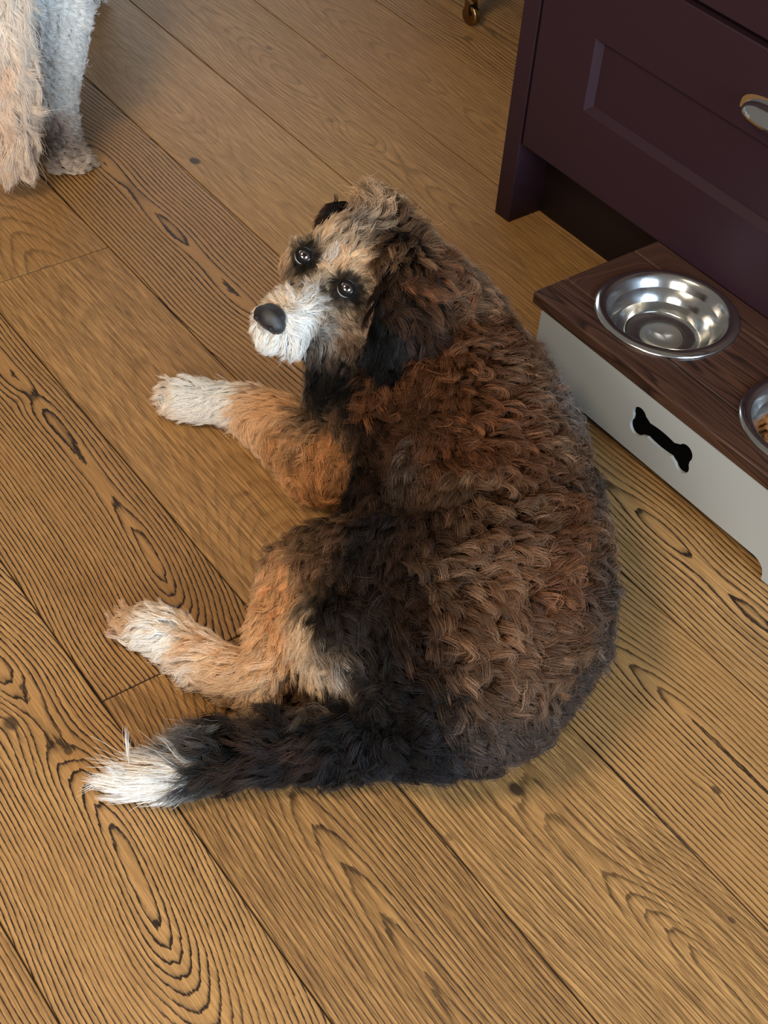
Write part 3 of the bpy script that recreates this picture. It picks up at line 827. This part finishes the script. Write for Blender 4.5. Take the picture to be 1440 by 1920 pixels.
rows = [
 # px, py, dir, length, lift, curl, wavelength, colour, tip
 # --- head
 (510, 640, -.5, .8, .016, .5, .001, .03, WH, WH), (560, 640, .2, 1, .024, .35, .002, .03, WH, WH), (530, 560, -.5, -.6, .016, .5, .001, .03, LT, WH), (555, 590, .4, .2, .018, .3, .0015, .03, WH, WH),
 (585, 560, .5, -.4, .020, .4, .0015, .03, WH, GR), (600, 610, .8, .5, .024, .25, .002, .03, WH, GR), (600, 690, -.3, .9, .02, .2, .003, .04, K_, K_), (640, 678, -.2, 1, .03, .2, .003, .04, K_, K_), (690, 665, -.2, 1, .03, .2, .003, .04, K_, K_), (660, 700, -.2, 1, .04, .2, .003, .04, K_, K_), (580, 700, -.3, .9, .03, .2, .003, .04, K_, K_), (620, 748, -.4, .9, .035, .2, .003, .04, K_, K_), (680, 765, -.5, .9, .035, .2, .004, .04, K_, DB), (625, 720, -.4, .9, .04, .2, .003, .04, K_, K_),
 (505, 550, -.8, -.3, .018, .6, .001, .03, LT, LT), (580, 655, .3, 1, .026, .5, .002, .03, WH, GR),
 (620, 590, .6, .8, .022, .15, .002, .04, GT, GR), (655, 610, .5, .9, .020, .12, .002, .04, GT, TG), (645, 645, -.1, 1, .016, .2, .003, .04, TG, GR), (690, 590, .3, 1, .026, .2, .003, .04, TG, DB2),
 (600, 525, .5, -.5, .016, .3, .002, .03, GT, LT), (612, 490, .5, -.8, .022, .25, .002, .03, GT, WH), (600, 455, .3, -.9, .028, .3, .003, .04, GT, LT), (640, 500, .7, -.5, .020, .3, .002, .03, TN, LT),
 (665, 500, 1, -.2, .022, .25, .002, .03, LT, GR), (690, 530, .8, .6, .024, .15, .002, .03, GT, TG), (560, 455, -.5, -.6, .024, .3, .002, .03, GT, LT), (545, 480, -.8, .4, .018, .3, .002, .03, GT, TN), (560, 510, -.3, .9, .014, .2, .001, .03, DB, TG),
 (645, 520, 1, .2, .006, .1, .0, .03, K_, K_), (625, 540, -.5, .6, .005, .1, .0, .03, K_, K_), (665, 565, .6, .6, .005, .1, .0, .03, K_, K_), (572, 460, -.6, -.3, .006, .1, .0, .03, DB, K_), (585, 490, -.5, .6, .005, .1, .0, .03, K_, K_),
 (570, 420, -.7, -.6, .040, .5, .006, .04, K_, DB), (600, 400, -.4, -.9, .040, .5, .006, .04, DB, K_), (640, 400, .6, -.6, .035, .3, .004, .04, GT, LT), (650, 430, .4, -.9, .035, .3, .004, .05, BR_, GT),
 (690, 400, .1, -1, .050, .6, .004, .04, TG, LT), (730, 410, .3, -1, .050, .6, .004, .04, BR_, TG), (700, 450, .8, -.3, .035, .3, .004, .04, DB, BR_), (740, 450, .8, -.1, .040, .3, .005, .04, BR_, TG),
 (730, 500, .7, .6, .035, .2, .004, .04, DB, BR_), (720, 560, .2, 1, .030, .2, .004, .04, DB, GR),
 # --- neck and shoulders
 (800, 490, .8, .5, .045, .3, .006, .035, BR_, RB2), (860, 530, .7, .8, .045, .3, .006, .035, BR_, TG), (840, 600, .5, .9, .042, .3, .007, .035, RB, RB2), (900, 600, .7, .8, .045, .35, .007, .03, BR_, RB2),
 (640, 690, -.2, 1, .045, .2, .004, .05, K_, K_), (600, 710, -.4, .9, .045, .2, .004, .05, K_, DB), (680, 720, -.5, .8, .040, .2, .004, .05, K_, K_), (740, 680, -.6, .8, .036, .25, .006, .035, DB, RB),
 (790, 690, -.7, .7, .042, .35, .007, .03, RB, RB2), (720, 745, -.8, .5, .042, .3, .006, .03, RB, RB2), (860, 680, -.4, .9, .042, .3, .007, .03, RB, RB2), (960, 680, .5, .9, .045, .35, .008, .03, RB, TG),
 (1010, 720, .7, .5, .048, .5, .008, .03, BR_, GR), (900, 750, -.2, 1, .042, .3, .008, .03, RB, RB2), (780, 760, -.4, .9, .042, .3, .007, .03, RB, BR_),
 # --- chest side and foreleg
 (600, 790, -.9, .3, .036, .25, .004, .03, TG, TN), (640, 830, -.8, .5, .038, .3, .005, .03, OR, TN2), (600, 880, -.6, .8, .036, .3, .005, .03, OR, TN2), (590, 940, -.4, .9, .038, .3, .006, .03, OR, TN2),
 (640, 930, -.5, .9, .038, .3, .006, .03, OR, TN2), (660, 790, -.8, .4, .036, .25, .005, .03, DB2, TG), (690, 870, -.4, 1, .036, .25, .006, .03, K_, DB), (680, 930, -.3, 1, .036, .25, .006, .03, K_, DB), (720, 800, -.6, .8, .038, .3, .007, .03, DB, BR_),
 (520, 760, -.7, .5, .026, .2, .002, .04, TN, TN), (530, 830, -.7, .7, .034, .25, .004, .03, TN, TN2), (460, 750, -.9, .3, .024, .2, .002, .04, TN, LT), (470, 800, -.9, .7, .030, .25, .003, .03, TN, LT),
 (425, 740, -.9, .3, .022, .2, .002, .04, WH, WH), (400, 770, -.8, .7, .026, .25, .002, .04, WH, WH), (350, 735, -1, .1, .020, .25, .001, .04, WH, WH), (318, 745, -.9, .5, .016, .2, .001, .03, WH, LT), (370, 720, -.7, -.5, .022, .4, .002, .03, WH, WH),
 # --- back and side
 (740, 900, -.4, .8, .038, .25, .007, .03, DB, DB2), (800, 880, -.6, .6, .042, .3, .008, .03, DB2, EG), (760, 840, -.3, .9, .038, .25, .007, .03, RB, BR_), (880, 850, -.3, .9, .042, .3, .008, .028, RB, RB2), (960, 830, .1, 1, .042, .3, .008, .028, RB, RB2),
 (1040, 830, .6, .8, .042, .35, .008, .028, RB, BT), (1090, 900, .7, .6, .042, .4, .008, .028, BR_, EG), (900, 920, -.6, .5, .042, .35, .008, .028, BR_, BT), (960, 940, .3, .9, .042, .35, .008, .028, RB, BT), (1040, 960, .5, .9, .042, .35, .008, .028, RB, RB2),
 (1110, 1000, .7, .6, .042, .4, .008, .028, BR_, BT), (760, 980, -.5, .6, .036, .25, .006, .03, DB, GY), (840, 980, -.4, .8, .040, .3, .008, .028, DB2, BR_), (880, 1060, -.5, .7, .042, .35, .009, .028, BR_, BT), (950, 1060, .1, 1, .042, .3, .009, .028, RB2, BT),
 (1030, 1080, .3, 1, .042, .35, .009, .028, RB, RB2), (1120, 1100, .6, .7, .042, .4, .009, .028, BR_, EG), (1130, 1180, .4, .8, .040, .4, .009, .028, BR_, EG), (900, 1160, -.2, 1, .042, .35, .009, .028, RB, BT), (960, 1180, 0, 1, .044, .35, .009, .028, RB2, BT),
 (1040, 1190, .2, 1, .042, .35, .009, .028, RB, BT), (1080, 1260, .3, .9, .042, .4, .009, .028, BR_, EG), (980, 1270, 0, 1, .042, .35, .009, .028, BR_, BT), (1000, 1340, .1, 1, .042, .4, .009, .026, BR_, EG), (920, 1330, -.1, 1, .042, .35, .009, .026, BR_, EG), (900, 1260, -.2, 1, .042, .35, .009, .028, BR_, BT),
 # --- haunch and hind leg
 (640, 990, -.4, .7, .032, .25, .005, .03, DB2, BT), (700, 1010, -.5, .6, .032, .25, .005, .03, DB, GY), (600, 1040, -.6, .7, .030, .25, .004, .03, BR_, TG), (680, 1080, -.4, .9, .032, .2, .006, .03, DB, DB2), (760, 1080, -.4, .9, .034, .2, .007, .03, DB, DB2),
 (820, 1120, -.4, .8, .036, .3, .008, .03, DB, BR_), (620, 1130, -.4, .9, .030, .2, .004, .04, K_, DB), (660, 1160, -.2, 1, .032, .2, .006, .03, DB2, GY), (750, 1180, -.4, .9, .036, .25, .008, .03, DB, GY), (820, 1200, -.4, .8, .036, .3, .008, .03, DB, BR_),
 (700, 1240, -.3, 1, .034, .25, .007, .03, K_, GY), (640, 1230, 0, 1, .034, .2, .005, .035, DB, GT), (780, 1270, -.3, 1, .036, .35, .009, .026, K_, GY), (840, 1270, -.2, 1, .036, .35, .009, .026, K_, DB2), (570, 1190, -.2, 1, .030, .2, .003, .04, LT, GT),
 (590, 1260, .1, 1, .030, .2, .003, .04, GT, LT), (640, 1285, 0, 1, .030, .2, .003, .04, GT, GR), (540, 1100, -.5, .9, .028, .25, .003, .035, TN, TN2), (520, 1180, -.5, .8, .026, .2, .003, .04, TN, TN), (510, 1250, -.7, .7, .030, .2, .003, .04, TN, LT),
 (485, 1310, -.5, .8, .028, .2, .003, .04, LT, LT), (430, 1240, -.9, .3, .026, .2, .002, .04, TN, LT), (440, 1280, -.9, .45, .036, .25, .003, .04, LT, LT), (370, 1210, -.95, .2, .024, .2, .002, .04, TN, LT), (370, 1245, -.9, .5, .034, .25, .003, .04, LT, WH),
 (310, 1170, -.9, -.2, .026, .35, .004, .04, WH, LT), (300, 1200, -.9, .4, .022, .2, .002, .04, WH, WH), (245, 1170, -.8, -.3, .022, .4, .003, .03, LT, TN), (260, 1200, -.8, .6, .014, .2, .001, .03, WH, WH), (360, 1170, -.5, -.8, .024, .5, .003, .03, LT, LT),
 # --- tail
 (800, 1350, -.4, .9, .042, .4, .010, .024, K_, GY), (850, 1390, -.2, .9, .042, .4, .010, .024, K_, GY), (740, 1400, -.5, .8, .042, .35, .009, .026, K_, GY), (720, 1350, -.8, -.3, .040, .4, .008, .03, K_, DB),
 (650, 1430, -.7, .6, .046, .3, .006, .035, K_, GY), (650, 1370, -.8, -.5, .048, .35, .005, .04, K_, DB), (560, 1440, -.8, .45, .046, .25, .004, .045, DB, GY), (560, 1380, -.7, -.6, .050, .35, .004, .05, K_, DB), (600, 1405, -.95, .1, .044, .2, .003, .045, DB, BR_),
 (500, 1410, -.98, .05, .046, .2, .003, .05, DB, BR_), (460, 1450, -.9, .4, .046, .25, .003, .05, K_, DB2), (350, 1398, -.4, -.8, .052, .4, .004, .05, GY, GR), (450, 1390, -.6, -.7, .054, .4, .005, .05, K_, DB), (390, 1410, -.5, -.8, .056, .45, .006, .05, K_, GR), (385, 1462, -.9, .35, .045, .2, .003, .05, K_, GY), (415, 1440, -.9, .2, .045, .2, .003, .05, K_, DB2),
 (325, 1452, -1, .14, .050, .12, .0008, .07, WH, WH), (318, 1430, -.97, -.20, .056, .25, .001, .07, LT, WH), (320, 1475, -.98, .22, .045, .1, .0006, .07, WH, WH), (280, 1445, -1, -.12, .060, .18, .001, .07, LT, WH), (275, 1470, -1, -.04, .055, .1, .0006, .07, WH, WH), (338, 1485, -.98, .2, .045, .1, .001, .07, WH, WH), (245, 1465, -1, -.1, .05, .1, .001, .07, WH, WH), (560, 1305, -1, .2, .02, .2, .002, .03, TG, DB), (620, 1312, -1, .1, .02, .2, .002, .03, DB, TG),
]
tb = bvh(body)
ctrl = controls(tb, rows)
def C3(P, d, Lh, lift, amp, wl, c, tip): ctrl.append((tuple(P), [*d.normalized(), Lh, lift, amp, wl, *lin(c), *lin(tip)]))
DN = Vector((0, 0, -1))
for x, y, z in ((0, -.03, -.10), (.03, -.05, -.095), (-.03, -.05, -.095), (.04, -.07, -.08), (0, -.01, -.10), (.025, -.02, -.098)): C3(H(x, y, z), DN + HY * .3, .035, .2, .003, .04, K_, K_)
for s, px, py in ((1, 649, 541), (-1, 569, 480)):
    e3 = eyes_at[0 if s == 1 else 1]; cam_n = (CAM - e3).normalized()
    for k in range(8):
        a = 2 * PI * k / 8; d = CR * math.cos(a) + CU * math.sin(a)
        C3(e3 + d * .0150 + cam_n * .003, d, .007, .12, 0, .03, K_, K_)
        up = math.sin(a) > .2
        C3(e3 + d * .0290, d + CU * -.3, .018, .2, .001, .03, (LT if up else GT), (TN if up and s == 1 else LT))
FINAL_DENS = 1.0
V_, N_, T_ = mesh_arrays(body)
nearhead = lambda P: np.linalg.norm(P - np.array(H(0, -.01, -.03)), axis=1)
# no hair over the eyeballs, nose and the sole side
eyeP = [np.array(e) for e in eyes_at]
noseP = np.array(NBp)
def mask_body(P):
    m = np.ones(len(P)); m[P[:, 2] < .006] = 0
    for e in eyeP: m[np.linalg.norm(P - e, axis=1) < .0128] = 0
    m[np.linalg.norm(P - noseP, axis=1) < .018] = 0
    m[nearhead(P) < .115] = 0
    return m
def mask_head(P):
    m = (nearhead(P) < .12).astype(float)
    for e in eyeP: m[np.linalg.norm(P - e, axis=1) < .0112] = 0
    m[np.linalg.norm(P - noseP, axis=1) < .019] = 0
    return m
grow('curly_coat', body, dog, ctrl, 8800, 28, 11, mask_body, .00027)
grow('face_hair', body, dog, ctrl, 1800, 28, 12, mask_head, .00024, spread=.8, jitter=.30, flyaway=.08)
KE = [(760, 460, .0, 1, .040, .2, .004, .04, DB, TG), (790, 510, .1, 1, .045, .2, .005, .04, DB2, RB2), (735, 510, -.1, 1, .045, .15, .004, .04, K_, DB2), (760, 545, 0, 1, .045, .15, .004, .04, DB, BR_), (715, 570, -.1, 1, .045, .12, .003, .05, K_, K_), (720, 600, -.1, 1, .045, .12, .003, .05, K_, K_), (760, 620, 0, 1, .045, .12, .003, .05, K_, GY), (800, 590, .2, 1, .045, .2, .004, .05, DB, BR_), (745, 660, -.1, 1, .05, .12, .003, .05, K_, K_)]
grow('ear_hair', earL, earL, controls(bvh(earL), KE), 380, 36, 13, None, .00028)
cr = [(tuple(H(-.055, -.08, -.01)), [*Vector((0, 0, -1)), .018, .2, .001, .04, *lin(DB), *lin(BR_)]), (tuple(H(-.064, -.086, -.05)), [*Vector((0, 0, -1)), .02, .2, .001, .04, *lin(K_), *lin(K_)])]
grow('ear_hair', earR, earR, cr, 260, 30, 14, None, .00028)

# ------------------------------------------------------------------ the pale dog standing behind
pale = empty('dog', (0, 0, 0))
tag(pale, 'cream and white curly-haired dog standing at the top left edge, partly in view', 'dog')
G0 = at(120, 312, 0)
BL = (CR * -1).copy(); BL.z = 0; BL.normalize()          # towards the left of the room
BK = Vector((-BL.y, BL.x, 0));
if BK.y < 0: BK = -BK
def Q(l, k, z): return G0 + BL * l + BK * k + Vector((0, 0, z))
bm = bmesh.new()
cq = lambda L_: chain_mesh(bm, [(Q(l, k, z), r) for l, k, z, r in L_])
cq([(-.004, .0, .026, .027), (.006, .03, .045, .027), (.008, .045, .085, .025), (.004, .05, .13, .030), (-.006, .04, .19, .034), (-.008, .05, .25, .045), (.03, .08, .33, .07), (.08, .12, .40, .10)])
for dx_ in (-.022, -.008, .010): sphere(bm, Q(dx_, -.012, .014), .014)
sphere(bm, Q(-.030, -.002, .016), .017)
cq([(.18, .02, .026, .027), (.18, .05, .085, .025), (.18, .05, .19, .034), (.16, .08, .33, .07), (.14, .12, .40, .10)])
cq([(.10, .12, .40, .115), (.12, .35, .41, .12), (.12, .58, .42, .125), (.12, .72, .50, .09), (.12, .80, .60, .075), (.12, .92, .61, .045)])
for l in (.04, .20): cq([(l, .60, .36, .07), (l, .62, .20, .034), (l, .62, .08, .026), (l, .58, .026, .028)])
TB = at(22, 296, .07)
def TQ(z, k=0, l=0): return Vector((TB.x, TB.y, z)) + BK * k + BL * l
chain_mesh(bm, [(TQ(.44, .07), .05), (TQ(.38, .02), .046), (TQ(.28), .040), (TQ(.18), .034), (TQ(.10), .024), (TQ(.075), .012)])   # hanging tail
cq([(.02, .06, .30, .055), (.05, .06, .28, .05), (.05, .09, .36, .08)])
pbody = fuse('body', bm, M_skin, pale, .008, 6)
CWH = (252, 251, 248); CAP = (240, 200, 160); CRM = (248, 234, 218); MUD = (184, 158, 148); MUD2 = (172, 158, 148)
pc = []
def PC(l, k, z, d, Lh, lift, amp, wl, c, t): pc.append((tuple(Q(l, k, z)), [*d.normalized(), Lh, lift, amp, wl, *lin(c), *lin(t)]))
dn = Vector((0, 0, -1))
PC(0, -.02, .02, dn + BL * -.3, .020, .5, .005, .016, MUD2, CRM); PC(.01, -.0, .05, dn, .022, .4, .0045, .012, MUD2, GR); PC(0, .01, .085, dn, .022, .4, .0045, .013, MUD, CRM); PC(0, .02, .115, dn, .022, .3, .004, .013, CWH, CWH); PC(.03, .03, .09, dn, .022, .3, .004, .013, CWH, CWH); PC(-.03, .01, .12, dn, .022, .3, .004, .013, CWH, CWH); PC(-.03, .03, .09, dn, .022, .4,   .0045, .013, CWH, CWH); PC(0, .01, .15, dn, .022, .4,   .0045, .013, CWH, CWH)
PC(-.03, .02, .2, dn, .022, .4,   .0045, .013, CWH, CWH); PC(0, 0, .25, dn, .024, .4,   .0045, .013, CWH, CWH); PC(.04, 0, .30, dn, .024, .4,   .0045, .013, CWH, CWH); PC(-.01, .03, .35, dn, .024, .4,   .0045, .013, CWH, CWH); PC(.1, .1, .5, dn, .024, .4,   .0045, .013, CWH, CWH); PC(.12, .5, .5, dn, .024, .4,   .0045, .013, CWH, CRM)
PC(.2, .0, .2, dn, .024, .4,   .0045, .013, CWH, CRM)
for z, w_ in ((.42, .05), (.34, .045), (.26, .04), (.18, .034), (.10, .022), (.075, .01)):
    ck = CAP if z < .3 else CRM
    pc.append((tuple(TQ(z, -w_)), [*(dn + BK * -.15).normalized(), .060, .25, .003, .06, *lin(ck), *lin(CRM)]))
    for s_i in (-1, 1): pc.append((tuple(TQ(z, -.015, s_i * w_)), [*(dn + BL * s_i * .6).normalized(), .062, .3, .004, .06, *lin(CRM), *lin(CRM)]))
TBa = np.array(TB)
tailP = lambda P: (np.hypot(P[:, 0] - TBa[0], P[:, 1] - TBa[1]) < .056) & (P[:, 2] > .06) & (P[:, 2] < .40)
near = lambda P: ((P - np.array(G0)) @ np.array(BK) < .16)
grow('plume_hair', pbody, pale, pc, 620, 44, 21, lambda P: tailP(P).astype(float), .00032, spread=.8)
grow('curly_hair', pbody, pale, pc, 6500, 20, 22, lambda P: ((~tailP(P)) & near(P) & (P[:, 2] > .006)).astype(float), .00032)
grow('curly_hair', pbody, pale, pc, 2200, 14, 23, lambda P: ((~near(P)) & (P[:, 2] > .006)).astype(float), .0007)
